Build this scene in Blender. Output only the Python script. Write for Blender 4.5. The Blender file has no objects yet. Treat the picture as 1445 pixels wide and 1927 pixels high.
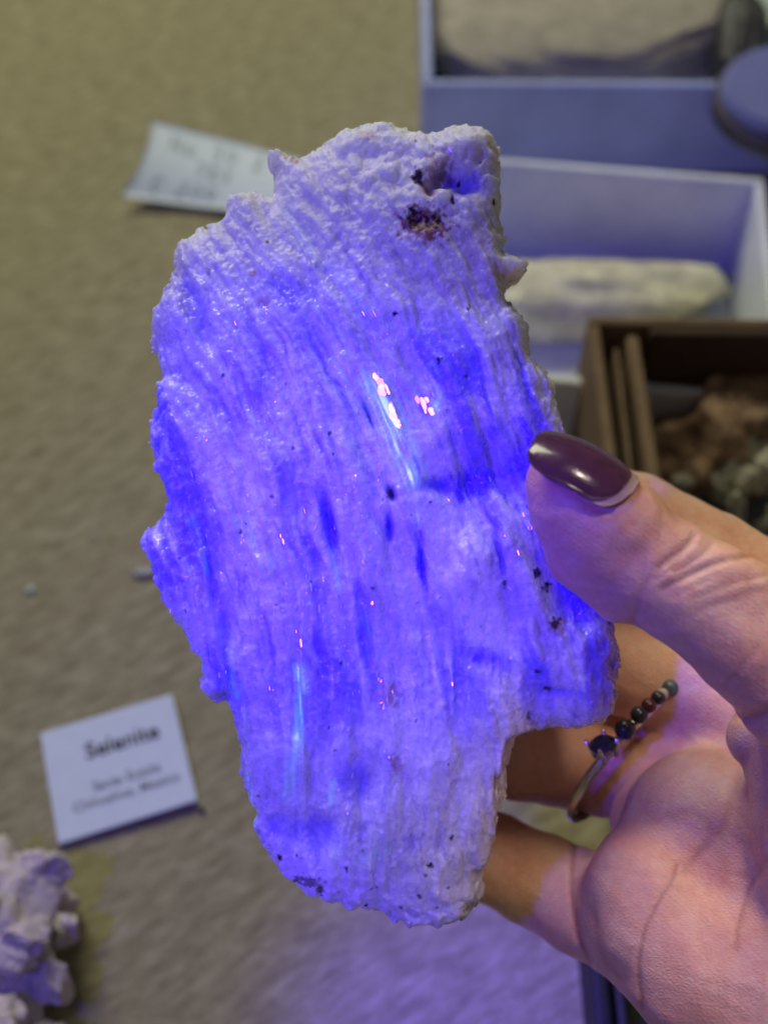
import bpy, bmesh, math, random
import numpy as np
from mathutils import Vector, Matrix

# ------------------------------------------------------------------ camera
F = 2066.0                      # focal length in photo pixels (1445 x 1927)
PITCH = math.radians(55)
D_AX = 0.30                     # metres from the lens to the table along the axis
CAM = np.array([0.0, -D_AX*math.cos(PITCH), D_AX*math.sin(PITCH)])
RIGHT = np.array([1.0, 0, 0])
FWD = np.array([0, math.cos(PITCH), -math.sin(PITCH)])
UP = np.array([0, math.sin(PITCH), math.cos(PITCH)])

sc = bpy.context.scene
col = sc.collection
cd = bpy.data.cameras.new('camera')
cam = bpy.data.objects.new('camera', cd); col.objects.link(cam)
cam.location = CAM
cam.rotation_euler = (math.radians(90)-PITCH, 0, 0)
cd.sensor_fit = 'VERTICAL'; cd.sensor_height = 24.0
cd.lens = 24.0*F/1927.0
cd.clip_start = 0.005; cd.clip_end = 20.0
cd.dof.use_dof = True
cd.dof.focus_distance = 0.139
cd.dof.aperture_fstop = 9.5
sc.camera = cam

def P(px, py, d):
    """a point seen at photo pixel (px, py), d metres in front of the lens"""
    return CAM + d*((px-722.5)/F*RIGHT + (963.5-py)/F*UP + FWD)
def G(px, py, z=0.0):
    """where the ray through a photo pixel meets the height z above the table"""
    r = (px-722.5)/F*RIGHT + (963.5-py)/F*UP + FWD
    return CAM + r*((z-CAM[2])/r[2])

# ------------------------------------------------------------------ light
world = bpy.data.worlds.new('World'); sc.world = world
world.use_nodes = True
world.node_tree.nodes['Background'].inputs[0].default_value = (0.95, 0.93, 0.90, 1)
world.node_tree.nodes['Background'].inputs[1].default_value = 0.078

def area(name, loc, target, size, energy, color):
    l = bpy.data.lights.new(name, 'AREA'); l.size = size; l.energy = energy; l.color = color
    o = bpy.data.objects.new(name, l); col.objects.link(o); o.location = loc
    o.rotation_euler = (Vector(target)-Vector(loc)).to_track_quat('-Z', 'Y').to_euler()
    return o
area('room_light', (-0.30, 0.83, 0.92), (0, 0, 0), 0.55, 8.3, (1.0, 0.98, 0.73))
# added warm fill overhead to the right, its narrow cone brightening only the palm
_l = bpy.data.lights.new('palm_fill', 'SPOT'); _l.color = (1.0, 0.80, 0.66); _l.energy = 9.0
_l.spot_size = math.radians(13); _l.spot_blend = 1.0; _l.shadow_soft_size = 0.05
_o = bpy.data.objects.new('palm_fill', _l); col.objects.link(_o); _o.location = CAM + 0.10*RIGHT + 0.20*UP - 0.12*FWD
_o.rotation_euler = (Vector(P(1560, 1900, 0.145))-_o.location).to_track_quat('-Z', 'Y').to_euler()

# the ultraviolet torch: a hot core and a weaker spill from the same head
UV_LOC = CAM - 0.15*RIGHT + 0.030*UP - 0.10*FWD
def torch(name, energy, size, target):
    l = bpy.data.lights.new(name, 'SPOT'); l.color = (0.075, 0.016, 1.0); l.energy = energy
    l.spot_size = math.radians(size); l.spot_blend = 1.0; l.shadow_soft_size = 0.012
    o = bpy.data.objects.new(name, l); col.objects.link(o); o.location = UV_LOC
    o.rotation_euler = (Vector(target)-Vector(UV_LOC)).to_track_quat('-Z', 'Y').to_euler()
torch('uv_torch_core', 6.2, 16.5, P(615, 1000, 0.14))
torch('uv_torch_spill', 1.65, 76, P(820, 960, 0.145))
torch('uv_table_fill', 11.0, 14, G(900, 1930))  # extra beam added for the violet pool on the table

sc.view_settings.view_transform = 'Standard'
sc.view_settings.look = 'None'
sc.view_settings.exposure = 0.0
sc.view_settings.gamma = 1.0
sc.view_settings.use_curve_mapping = False
sc.cycles.adaptive_threshold = 0.03; sc.cycles.max_bounces = 5; sc.cycles.diffuse_bounces = 3; sc.cycles.glossy_bounces = 2; sc.cycles.transmission_bounces = 3
sc.cycles.caustics_reflective = False; sc.cycles.caustics_refractive = False

# ------------------------------------------------------------------ helpers
rng = np.random.default_rng(7)
random.seed(7)

def tag(o, label=None, cat=None, group=None, kind=None):
    if label: o['label'] = label
    if cat: o['category'] = cat
    if group: o['group'] = group
    if kind: o['kind'] = kind
    return o
def mesh_obj(name, verts, faces, mat=None, parent=None, smooth=True):
    me = bpy.data.meshes.new(name)
    me.from_pydata([tuple(v) for v in np.asarray(verts, float)], [], [tuple(int(i) for i in f) for f in faces])
    me.validate(); me.update()
    if mat: me.materials.append(mat)
    if smooth: me.polygons.foreach_set('use_smooth', [True]*len(me.polygons))
    o = bpy.data.objects.new(name, me); col.objects.link(o)
    if parent: o.parent = parent
    return o
def bm_obj(name, bm, mat=None, parent=None, smooth=False):
    me = bpy.data.meshes.new(name); bm.normal_update(); bm.to_mesh(me); bm.free()
    if mat: me.materials.append(mat)
    if smooth: me.polygons.foreach_set('use_smooth', [True]*len(me.polygons))
    o = bpy.data.objects.new(name, me); col.objects.link(o)
    if parent: o.parent = parent
    return o
def box_bm(size, center, bevel=0.0, seg=2, bm=None, rot=None):
    b = bmesh.new()
    bmesh.ops.create_cube(b, size=1.0)
    bmesh.ops.scale(b, vec=size, verts=b.verts)
    if bevel: bmesh.ops.bevel(b, geom=b.edges[:], offset=bevel, segments=seg, affect='EDGES', profile=0.5)
    if rot is not None: bmesh.ops.rotate(b, matrix=rot, verts=b.verts)
    bmesh.ops.translate(b, vec=center, verts=b.verts)
    return b
def empty(name, loc, rz=0.0):
    o = bpy.data.objects.new(name, None); col.objects.link(o)
    o.location = loc; o.rotation_euler = (0, 0, rz); o.empty_display_size = 0.01
    return o

def hash2(ix, iy, seed):
    h = (ix.astype(np.int64)*374761393 + iy.astype(np.int64)*668265263 + seed*974711) & 0xffffffff
    h = ((h ^ (h >> 13))*1274126177) & 0xffffffff
    h = h ^ (h >> 16)
    return (h & 0xffffff)/float(0xffffff)
def vnoise(x, y, seed=0):
    ix = np.floor(x).astype(np.int64); iy = np.floor(y).astype(np.int64)
    fx = x-ix; fy = y-iy
    fx = fx*fx*fx*(fx*(fx*6-15)+10); fy = fy*fy*fy*(fy*(fy*6-15)+10)
    a = hash2(ix, iy, seed); b = hash2(ix+1, iy, seed); c = hash2(ix, iy+1, seed); d = hash2(ix+1, iy+1, seed)
    return ((a*(1-fx)+b*fx)*(1-fy)+(c*(1-fx)+d*fx)*fy)*2-1
def fbm(x, y, seed=0, octv=4):
    s = 0; a = 0.5; f = 1.0
    for k in range(octv):
        s = s + a*vnoise(x*f, y*f, seed+k*17); a *= 0.5; f *= 2.03
    return s
def worley(x, y, seed=0):
    """nearest-cell id value, distance, and offset from the cell point"""
    ix = np.floor(x).astype(np.int64); iy = np.floor(y).astype(np.int64)
    best = np.full(x.shape, 9.0); idv = np.zeros(x.shape); ox = np.zeros(x.shape); oy = np.zeros(x.shape); sec = np.full(x.shape, 9.0)
    for dx in (-1, 0, 1):
        for dy in (-1, 0, 1):
            cx = ix+dx; cy = iy+dy
            qx = cx+hash2(cx, cy, seed); qy = cy+hash2(cx, cy, seed+5)
            d = (x-qx)**2+(y-qy)**2
            v = hash2(cx, cy, seed+9)
            m = d < best
            sec = np.where(m, best, np.minimum(sec, d))
            best = np.where(m, d, best); idv = np.where(m, v, idv)
            ox = np.where(m, x-qx, ox); oy = np.where(m, y-qy, oy)
    return idv, np.sqrt(best), ox, oy, np.sqrt(sec)-np.sqrt(best)
def sstep(a, b, x):
    t = np.clip((x-a)/(b-a), 0, 1); return t*t*(3-2*t)
def seg_dist(x, y, pts, closed=False):
    best = np.full(x.shape, 1e9)
    n = len(pts)
    for i in range(n if closed else n-1):
        ax, ay = pts[i]; bx, by = pts[(i+1) % n]
        dx, dy = bx-ax, by-ay
        t = np.clip(((x-ax)*dx+(y-ay)*dy)/(dx*dx+dy*dy+1e-12), 0, 1)
        best = np.minimum(best, (x-ax-t*dx)**2+(y-ay-t*dy)**2)
    return np.sqrt(best)
def inside_poly(x, y, pts):
    ins = np.zeros(x.shape, bool); n = len(pts)
    for i in range(n):
        ax, ay = pts[i]; bx, by = pts[(i+1) % n]
        if ay == by: continue
        c = ((ay > y) != (by > y)) & (x < (bx-ax)*(y-ay)/(by-ay)+ax)
        ins ^= c
    return ins

def surface_nets(A):
    """mesh of the zero level of A (negative inside), in index coordinates"""
    S = A < 0
    nx, ny, nz = A.shape
    cnt = np.zeros((nx-1, ny-1, nz-1), np.int8)
    for i in (0, 1):
        for j in (0, 1):
            for k in (0, 1):
                cnt += S[i:nx-1+i, j:ny-1+j, k:nz-1+k]
    act = (cnt > 0) & (cnt < 8)
    I, J, K = np.nonzero(act)
    idx = np.full(act.shape, -1, np.int32); idx[I, J, K] = np.arange(len(I))
    acc = np.zeros((len(I), 3)); n = np.zeros(len(I))
    corners = [(i, j, k) for i in (0, 1) for j in (0, 1) for k in (0, 1)]
    val = {c: A[I+c[0], J+c[1], K+c[2]].astype(np.float64) for c in corners}
    for a in corners:
        for ax in range(3):
            if a[ax] == 1: continue
            b = list(a); b[ax] = 1; b = tuple(b)
            va, vb = val[a], val[b]
            m = (va < 0) != (vb < 0)
            t = np.where(m, va/np.where(m, va-vb, 1), 0)
            p = np.zeros((len(I), 3)); p[:] = a
            p[:, ax] += t
            acc += np.where(m[:, None], p, 0); n += m
    V = np.stack([I, J, K], 1)+acc/n[:, None]
    Q = []
    for ax in range(3):
        o = [x for x in range(3) if x != ax]
        sl0 = [slice(None)]*3; sl1 = [slice(None)]*3
        sl0[ax] = slice(0, A.shape[ax]-1); sl1[ax] = slice(1, A.shape[ax])
        d = S[tuple(sl0)].astype(np.int8)-S[tuple(sl1)].astype(np.int8)
        e = np.argwhere(d != 0)
        e = e[(e[:, o[0]] > 0) & (e[:, o[1]] > 0) & (e[:, o[0]] < A.shape[o[0]]-1) & (e[:, o[1]] < A.shape[o[1]]-1)]
        sg = d[e[:, 0], e[:, 1], e[:, 2]]
        def cell(da, db):
            c = e.copy(); c[:, o[0]] -= da; c[:, o[1]] -= db
            return idx[c[:, 0], c[:, 1], c[:, 2]]
        q = np.stack([cell(1, 1), cell(0, 1), cell(0, 0), cell(1, 0)], 1)
        flip = (sg > 0) if ax != 1 else (sg < 0)
        q[flip] = q[flip][:, ::-1]
        Q.append(q)
    Q = np.concatenate(Q); Q = Q[(Q >= 0).all(1)]
    return V, Q
def fast_mesh(name, V, Q, mat, parent=None):
    me = bpy.data.meshes.new(name)
    me.vertices.add(len(V)); me.vertices.foreach_set('co', np.ascontiguousarray(V, np.float32).ravel())
    me.loops.add(len(Q)*4); me.loops.foreach_set('vertex_index', np.ascontiguousarray(Q, np.int32).ravel())
    me.polygons.add(len(Q)); me.polygons.foreach_set('loop_start', np.arange(0, len(Q)*4, 4, dtype=np.int32))
    me.polygons.foreach_set('loop_total', np.full(len(Q), 4, np.int32))
    me.polygons.foreach_set('use_smooth', np.ones(len(Q), bool))
    me.update(calc_edges=True); me.validate()
    if mat: me.materials.append(mat)
    o = bpy.data.objects.new(name, me); col.objects.link(o)
    if parent: o.parent = parent
    return o
def set_attr(o, name, vals):
    a = o.data.attributes.new(name, 'FLOAT', 'POINT'); a.data.foreach_set('value', np.asarray(vals, np.float32))

# ------------------------------------------------------------------ materials
class NT:
    def __init__(s, name):
        s.m = bpy.data.materials.new(name); s.m.use_nodes = True
        s.t = s.m.node_tree; s.b = s.t.nodes['Principled BSDF']; s.out = s.t.nodes['Material Output']
    def n(s, typ, **kw):
        x = s.t.nodes.new(typ)
        for k, v in kw.items():
            if isinstance(k, str) and hasattr(x, k) and k not in x.inputs: setattr(x, k, v)
            else: x.inputs[k].default_value = v
        return x
    def l(s, a, b): s.t.links.new(a, b)
    def set(s, **kw):
        for k, v in kw.items(): s.b.inputs[k.replace('_', ' ')].default_value = v
    def coord(s, scale=(1, 1, 1), rot=(0, 0, 0)):
        tc = s.n('ShaderNodeTexCoord'); mp = s.n('ShaderNodeMapping')
        mp.inputs['Scale'].default_value = scale; mp.inputs['Rotation'].default_value = rot
        s.l(tc.outputs['Object'], mp.inputs['Vector']); return mp.outputs['Vector']
    def noise(s, vec, scale, detail=4, rough=0.55, dist=0.0):
        x = s.n('ShaderNodeTexNoise'); x.inputs['Scale'].default_value = scale
        x.inputs['Detail'].default_value = detail; x.inputs['Roughness'].default_value = rough; x.inputs['Distortion'].default_value = dist
        s.l(vec, x.inputs['Vector']); return x.outputs['Fac']
    def ramp(s, fac, stops):
        x = s.n('ShaderNodeValToRGB'); e = x.color_ramp.elements
        while len(e) < len(stops): e.new(0.5)
        for el, (p, c) in zip(e, stops): el.position = p; el.color = (*c, 1) if len(c) == 3 else c
        s.l(fac, x.inputs['Fac']); return x.outputs['Color']
    def mix(s, fac, a, b, blend='MIX'):
        x = s.n('ShaderNodeMix', data_type='RGBA', blend_type=blend)
        for v, k in ((fac, 0), (a, 6), (b, 7)):
            if hasattr(v, 'links') or isinstance(v, bpy.types.NodeSocket): s.l(v, x.inputs[k])
            elif k == 0: x.inputs[0].default_value = v
            else: x.inputs[k].default_value = (*v, 1)
        return x.outputs[2]
    def math(s, op, a, b=0.0):
        x = s.n('ShaderNodeMath', operation=op)
        for i, v in enumerate((a, b)):
            if isinstance(v, bpy.types.NodeSocket): s.l(v, x.inputs[i])
            else: x.inputs[i].default_value = v
        return x.outputs[0]
    def bump(s, h, strength, dist, prev=None):
        x = s.n('ShaderNodeBump'); x.inputs['Strength'].default_value = strength; x.inputs['Distance'].default_value = dist
        s.l(h, x.inputs['Height'])
        if prev is not None: s.l(prev, x.inputs['Normal'])
        return x.outputs['Normal']
    def attr(s, name):
        x = s.n('ShaderNodeAttribute', attribute_name=name); return x.outputs['Fac']
    def vor(s, vec, scale, feature='F1'):
        x = s.n('ShaderNodeTexVoronoi', feature=feature); x.inputs['Scale'].default_value = scale
        s.l(vec, x.inputs['Vector']); return x

def simple(name, color, rough=0.5, var=0.15, scale=300, bump=0.0, dist=0.0004, **kw):
    t = NT(name); v = t.coord()
    f = t.noise(v, scale, 5)
    c2 = tuple(max(0, c*(1-var)) for c in color); c1 = tuple(min(1, c*(1+var)) for c in color)
    t.l(t.ramp(f, [(0.3, c2), (0.7, c1)]), t.b.inputs['Base Color'])
    t.set(Roughness=rough, **kw)
    if bump: t.l(t.bump(t.noise(v, scale*2.5, 6), bump, dist), t.b.inputs['Normal'])
    return t.m

def mat_table():
    t = NT('table_cloth')
    v = t.coord(scale=(1, 1, 1), rot=(0, 0, math.radians(-32)))
    mp = t.n('ShaderNodeMapping'); mp.inputs['Scale'].default_value = (0.38, 1.2, 1); t.l(v, mp.inputs['Vector'])
    streak = t.noise(mp.outputs[0], 330, 7, 0.66, 0.2)
    broad = t.noise(mp.outputs[0], 42, 3, 0.5, 0.4)
    fine = t.noise(v, 1400, 4, 0.7)
    c = t.ramp(streak, [(0.30, (0.185, 0.160, 0.090)), (0.5, (0.33, 0.30, 0.18)), (0.70, (0.47, 0.435, 0.285))])
    c = t.mix(t.math('MULTIPLY', broad, 0.35), c, (0.23, 0.205, 0.11), 'MIX')
    c = t.mix(0.35, c, t.ramp(fine, [(0.3, (0.2, 0.2, 0.2)), (0.7, (0.9, 0.9, 0.9))]), 'OVERLAY')
    t.l(c, t.b.inputs['Base Color'])
    t.set(Roughness=0.85)
    n = t.bump(streak, 0.14, 0.0004); n = t.bump(fine, 0.2, 0.0002, n)
    t.l(n, t.b.inputs['Normal'])
    return t.m
M_TABLE = mat_table()

def mat_rock():
    t = NT('fibrous_selenite')
    v = t.coord()
    grain = t.vor(v, 1900)
    cloud = t.noise(v, 130, 4, 0.6)
    c = t.ramp(cloud, [(0.3, (0.80, 0.79, 0.80)), (0.6, (0.92, 0.915, 0.92))])
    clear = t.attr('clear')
    c = t.mix(t.math('MULTIPLY', clear, 0.94), c, (0.14, 0.03, 0.95))  # deep-blue UV glow painted into the base colour
    g = t.ramp(grain.outputs['Color'], [(0.1, (0.78, 0.78, 0.78)), (0.9, (1, 1, 1))])
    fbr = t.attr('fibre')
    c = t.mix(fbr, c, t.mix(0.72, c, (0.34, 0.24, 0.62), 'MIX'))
    c = t.mix(0.6, c, g, 'MULTIPLY')
    st = t.attr('stain'); ru = t.attr('rust')
    c = t.mix(ru, c, (0.42, 0.19, 0.17))
    c = t.mix(st, c, (0.035, 0.012, 0.014))
    t.l(c, t.b.inputs['Base Color'])
    t.set(Roughness=0.3, IOR=1.52, Specular_IOR_Level=0.6)
    t.b.inputs['Subsurface Weight'].default_value = 0.85
    t.b.inputs['Subsurface Radius'].default_value = (1.0, 1.0, 1.0)
    t.b.inputs['Subsurface Scale'].default_value = 0.0045
    r = t.ramp(grain.outputs['Color'], [(0.15, (0.08, 0.08, 0.08)), (0.6, (0.38, 0.38, 0.38))])
    r = t.mix(t.math('MULTIPLY', t.attr('dry'), 0.8), r, (0.62, 0.62, 0.62))
    t.l(r, t.b.inputs['Roughness'])
    n = t.bump(grain.outputs['Distance'], 0.35, 0.0003)
    t.l(n, t.b.inputs['Normal'])
    # greenish-blue sheen of a few fibre bundles, painted in as emission
    fl = t.attr('cyan_sheen')
    t.l(t.ramp(t.math('MULTIPLY', fl, 0.6), [(0.45, (0.06, 0.46, 0.72)), (0.75, (0.42, 0.72, 0.95))]), t.b.inputs['Emission Color'])
    t.l(t.math('MULTIPLY', fl, 0.5), t.b.inputs['Emission Strength'])
    return t.m
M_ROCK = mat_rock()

def mat_skin():
    t = NT('skin'); v = t.coord()
    blot = t.noise(v, 90, 4, 0.55); fine = t.noise(v, 900, 4, 0.6)
    c = t.ramp(blot, [(0.30, (0.64, 0.30, 0.19)), (0.50, (0.74, 0.42, 0.27)), (0.70, (0.80, 0.52, 0.36))])
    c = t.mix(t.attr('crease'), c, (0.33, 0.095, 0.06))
    c = t.mix(0.25, c, t.ramp(fine, [(0.3, (0.3, 0.3, 0.3)), (0.7, (0.75, 0.75, 0.75))]), 'OVERLAY')
    t.l(c, t.b.inputs['Base Color'])
    t.set(Roughness=0.46, Specular_IOR_Level=0.42)
    t.b.inputs['Subsurface Weight'].default_value = 0.35
    t.b.inputs['Subsurface Radius'].default_value = (1.0, 0.32, 0.18)
    t.b.inputs['Subsurface Scale'].default_value = 0.0012
    # fine skin relief: cells and print ridges
    cell = t.vor(t.coord(scale=(1, 1.7, 1)), 1300, 'DISTANCE_TO_EDGE')
    wv = t.n('ShaderNodeTexWave', wave_type='BANDS', bands_direction='DIAGONAL'); wv.inputs['Scale'].default_value = 620
    wv.inputs['Distortion'].default_value = 6.0; wv.inputs['Detail'].default_value = 1.0; wv.inputs['Detail Scale'].default_value = 0.35
    t.l(v, wv.inputs['Vector'])
    n = t.bump(cell.outputs['Distance'], 0.38, 0.0003)
    n = t.bump(wv.outputs['Fac'], 0.10, 0.0001, n)
    n = t.bump(t.noise(t.coord(scale=(1, 2.2, 1)), 700, 4, 0.6), 0.22, 0.0003, n)
    t.l(n, t.b.inputs['Normal'])
    return t.m
M_SKIN = mat_skin()

# ------------------------------------------------------------------ the table
def build_table():
    bm = bmesh.new()
    bmesh.ops.create_grid(bm, x_segments=2, y_segments=2, size=1.0)
    o = bm_obj('table_surface', bm, M_TABLE); o.location = (0, 0.2, 0)
    tag(o, 'tan fibrous tabletop under everything', 'table', kind='structure')
build_table()

# ------------------------------------------------------------------ the held crystal
OUT = [(500,281),(522,275),(545,290),(575,289),(600,266),(630,246),(660,230),(700,222),(740,228),(775,240),(830,237),(880,230),(915,235),
 (940,255),(943,285),(955,310),(945,340),(950,370),(945,400),(952,440),(960,475),(992,495),(985,515),(958,530),(955,560),(975,580),(995,610),
 (1003,640),(1006,670),(1025,682),(1040,720),(1055,770),(1068,810),(1095,890),(1130,1010),(1155,1120),(1168,1200),(1172,1250),(1165,1290),
 (1158,1345),(1130,1366),(1090,1368),(1060,1372),(1020,1380),(988,1396),(975,1430),(968,1480),(958,1520),(942,1570),(937,1610),(917,1640),(910,1690),
 (890,1722),(860,1742),(822,1757),(800,1745),(770,1745),(740,1735),(700,1716),(655,1720),(625,1702),(580,1690),(545,1660),(510,1625),
 (490,1590),(476,1540),(466,1500),(451,1460),(445,1400),(436,1340),(430,1312),(395,1318),(377,1290),(366,1230),(345,1190),(310,1140),
 (286,1085),(262,1035),(266,1010),(285,990),(303,975),(310,940),(296,890),(285,830),(290,780),(298,725),(309,708),(286,650),(285,580),
 (296,545),(319,520),(325,450),(350,440),(385,425),(410,405),(430,370),(470,352),(508,366),(511,340),(498,305)]
OUT = [(x, y-max(0, 600-y)*0.035) for x, y in OUT]   # the top leans back a little
D0 = 0.145
S0 = D0/F                          # metres per photo pixel in the crystal's plane
SHR = 1.008

def fib(x, y):
    """along / across coordinates of the fibres"""
    yy = np.clip(y, 200, 1800)
    # slope dx/dy falls from 0.72 at the top to -0.04 at the bottom
    a = (yy-1400)
    Fy = np.where(yy < 1400, -0.00034*a*a*1.0, -0.02*a)
    t = x-(-Fy*-1.0)*0 - Fy
    t = t - 0.22*sstep(820, 1080, x)*(y-1100)*0.5
    return t, y

def rock_fields(x, y):
    t, s = fib(x, y)
    w1 = 20*fbm(x/80, y/110, 3, 4)
    t = t+w1
    ins = inside_poly(x, y, OUT)
    d = seg_dist(x, y, OUT, True)
    sd = np.where(ins, d, -d)
    sd = sd + 9*fbm(x/34, y/34, 21, 3) + 8*(worley(x/22, y/22, 4)[0]-0.5)+6*(worley(x/9.5, y/9.5, 6)[0]-0.5)
    # base profile
    e = np.clip(sd, 0, None)
    H = -42 + 62*(1-np.exp(-e/14)) + 62*(1-np.exp(-e/120))
    H = H + 26*np.exp(-(((x-600)/260)**2+((y-980)/380)**2)) + 16*np.exp(-(((x-760)/200)**2+((y-330)/120)**2))
    H = H + 16*fbm(x/150, y/150, 31, 3) - 0.12*np.clip(600-y, 0, None)
    # sugary (granular) top and foot, fibrous middle
    gran = np.clip(sstep(560, 330, y)*sstep(560, 700, x) + sstep(1600, 1720, y), 0, 1)
    fb = 1-0.75*gran
    v1, _, ox1, oy1, ed1 = worley(t/64, s/420, 11)
    v2, _, ox2, oy2, ed2 = worley(t/24+0.4*vnoise(t/40, s/40, 5), s/190, 12)
    v3, _, ox3, oy3, ed3 = worley(t/9, s/75, 13)
    H = H + fb*(26*(v1-0.5)*sstep(0, 0.6, ed1) + 13*(v2-0.5)*sstep(0, 0.55, ed2) + 6*ox2*(v1-0.3) + 3.0*(v3-0.5))
    H = H - fb*1.0*np.exp(-(ed1/0.10)**2)
    g1 = worley(x/13, y/13, 51); g0 = worley(x/8.5, y/11, 57)
    H = H + fb*5.0*vnoise(t/11, s/120, 43)*np.clip(0.45+3.0*fbm(x/110, y/110, 44, 3), 0, 1.3) + fb*2.4*vnoise(t/6.5, s/70, 41) + 1.3*vnoise(x/11, y/11, 45) + 1.4*(g0[0]-0.5)
    g2 = worley(x/30, y/30, 52)
    H = H + gran*(5*(g1[0]-0.5)+11*(g2[0]-0.5)-6*g2[1]) + 1.6*(g1[0]-0.5) + 1.4*vnoise(x/5, y/5, 53)
    clear = np.zeros_like(x)  # mask of the painted blue UV glow
    nzr = 0.55*fbm(t/26, s/80, 61, 4)+0.35*fbm(x/60, y/60, 62, 3)+0.30*(v3-0.5)+0.35*(v2-0.5)+0.15*(g1[0]-0.5)
    nzh = 0.40*fbm(t/40, s/120, 61, 2)+0.35*fbm(x/60, y/60, 62, 2)
    def feat(cx, cy, rx, ry, ang, amp, soft=0.45, cl=0.0):  # cl paints blue UV glow into the colour
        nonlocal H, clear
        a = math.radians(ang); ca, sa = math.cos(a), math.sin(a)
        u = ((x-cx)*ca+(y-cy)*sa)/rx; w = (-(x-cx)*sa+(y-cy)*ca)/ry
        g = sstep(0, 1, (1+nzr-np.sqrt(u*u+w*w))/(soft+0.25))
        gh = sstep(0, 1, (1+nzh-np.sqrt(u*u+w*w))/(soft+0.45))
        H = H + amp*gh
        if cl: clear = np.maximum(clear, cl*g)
    clear = 0.75*sstep(0.0, 0.36, fbm(t/55, s/330, 63, 4)+0.25*fbm(x/130, y/130, 64, 2))*fb*sstep(560, 720, y)*sstep(1420, 1230, y)  # streaks of painted blue glow across the middle
    # pockets and ledges
    feat(828, 348, 58, 30, -42, -58, 0.35, 0.0)
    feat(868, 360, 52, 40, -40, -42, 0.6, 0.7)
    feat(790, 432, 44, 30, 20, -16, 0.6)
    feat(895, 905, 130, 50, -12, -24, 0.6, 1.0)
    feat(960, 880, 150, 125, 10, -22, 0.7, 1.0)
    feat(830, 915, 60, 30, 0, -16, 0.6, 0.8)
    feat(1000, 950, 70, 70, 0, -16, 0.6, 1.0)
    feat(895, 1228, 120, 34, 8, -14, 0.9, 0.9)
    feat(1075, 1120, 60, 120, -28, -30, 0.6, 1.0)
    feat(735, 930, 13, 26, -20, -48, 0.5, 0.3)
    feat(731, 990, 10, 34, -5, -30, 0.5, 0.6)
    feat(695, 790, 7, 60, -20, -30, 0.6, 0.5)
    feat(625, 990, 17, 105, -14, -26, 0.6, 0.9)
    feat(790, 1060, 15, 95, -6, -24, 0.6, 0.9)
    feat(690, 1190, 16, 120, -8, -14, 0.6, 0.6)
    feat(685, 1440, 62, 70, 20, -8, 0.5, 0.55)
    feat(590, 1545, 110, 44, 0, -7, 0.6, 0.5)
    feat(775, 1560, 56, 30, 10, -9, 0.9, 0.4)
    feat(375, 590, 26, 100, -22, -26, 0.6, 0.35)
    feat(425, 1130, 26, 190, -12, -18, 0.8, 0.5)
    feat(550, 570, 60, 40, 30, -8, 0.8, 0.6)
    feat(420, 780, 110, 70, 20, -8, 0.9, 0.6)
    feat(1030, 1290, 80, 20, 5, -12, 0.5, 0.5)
    # convex bundles
    feat(745, 830, 34, 100, -22, 22, 0.8)
    feat(880, 1070, 62, 130, -8, 26, 0.7)
    feat(975, 1080, 26, 130, -24, 18, 0.6)
    feat(520, 1000, 60, 210, -10, 16, 0.9)
    feat(700, 1080, 40, 200, -10, 14, 0.9)
    feat(880, 275, 70, 34, 0, 20, 0.8)
    feat(690, 270, 70, 30, -10, 14, 0.8)
    # the lower step along the right foot
    q = sstep(940, 962, x + 0.13*(y-1400) + 10*nzr*3)*sstep(1370, 1400, y)
    H = H - 70*q
    return H, sd, clear, t, s

SPOTS = [(741,608,7,6,1),(512,470,8,4,1),(822,692,6,7,1),(870,718,5,4,.8),(875,594,5,9,.9),(862,349,5,9,1),(848,390,6,14,1),(928,386,5,9,1),
 (785,350,14,18,1),(815,300,5,5,.7),(775,415,8,10,1),(1020,1100,14,12,1),(1000,1075,10,10,1),(1035,1165,16,12,.9),(1002,1255,8,5,.9),(1020,1288,10,5,.9),
 (990,1340,5,9,.8),(940,1090,6,9,.8),(845,1556,7,6,1),(805,1606,7,6,1),(797,1622,5,5,.8),(785,1665,7,6,.9),(655,1610,5,6,1),(690,1690,6,6,1),
 (585,1640,28,16,.75),(560,1650,14,8,.8),(605,1655,8,16,.8),(530,1600,7,7,1),(510,1580,5,5,.9),(680,1715,30,9,.6),(880,1700,12,12,.6),
 (540,300,5,5,.6),(467,998,4,6,.9),(560,850,4,4,.8),(840,1650,4,4,.8),(820,1690,4,4,.8),(700,1650,4,4,.8),(640,1660,4,4,.8),(753,1690,5,5,.7),(463,1485,4,4,.8),(492,1485,5,4,.8)]
_r = np.random.default_rng(3)
SPOTS += [(float(_r.normal(680, 190)), float(_r.normal(1050, 340)), float(_r.uniform(2.6, 4.2)), float(_r.uniform(2.6, 5.0)), 0.8) for _ in range(46)]
RUST = [(822,338,26,34,.5),(800,368,20,24,.45),(797,440,42,28,1),(508,585,12,10,.5),(484,527,6,6,.8),(548,300,12,10,.7),(690,258,14,18,.45),(730,1292,20,22,.55),(388,1110,10,28,.45),
 (745,1420,12,14,.5),(900,470,40,50,.25),(900,300,40,25,.22),(870,560,90,30,.15),(745,930,12,20,.3),(1040,1170,18,16,.5),(455,1005,10,10,.3),(930,520,26,24,.35),(930,265,18,40,.3)]
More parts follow.
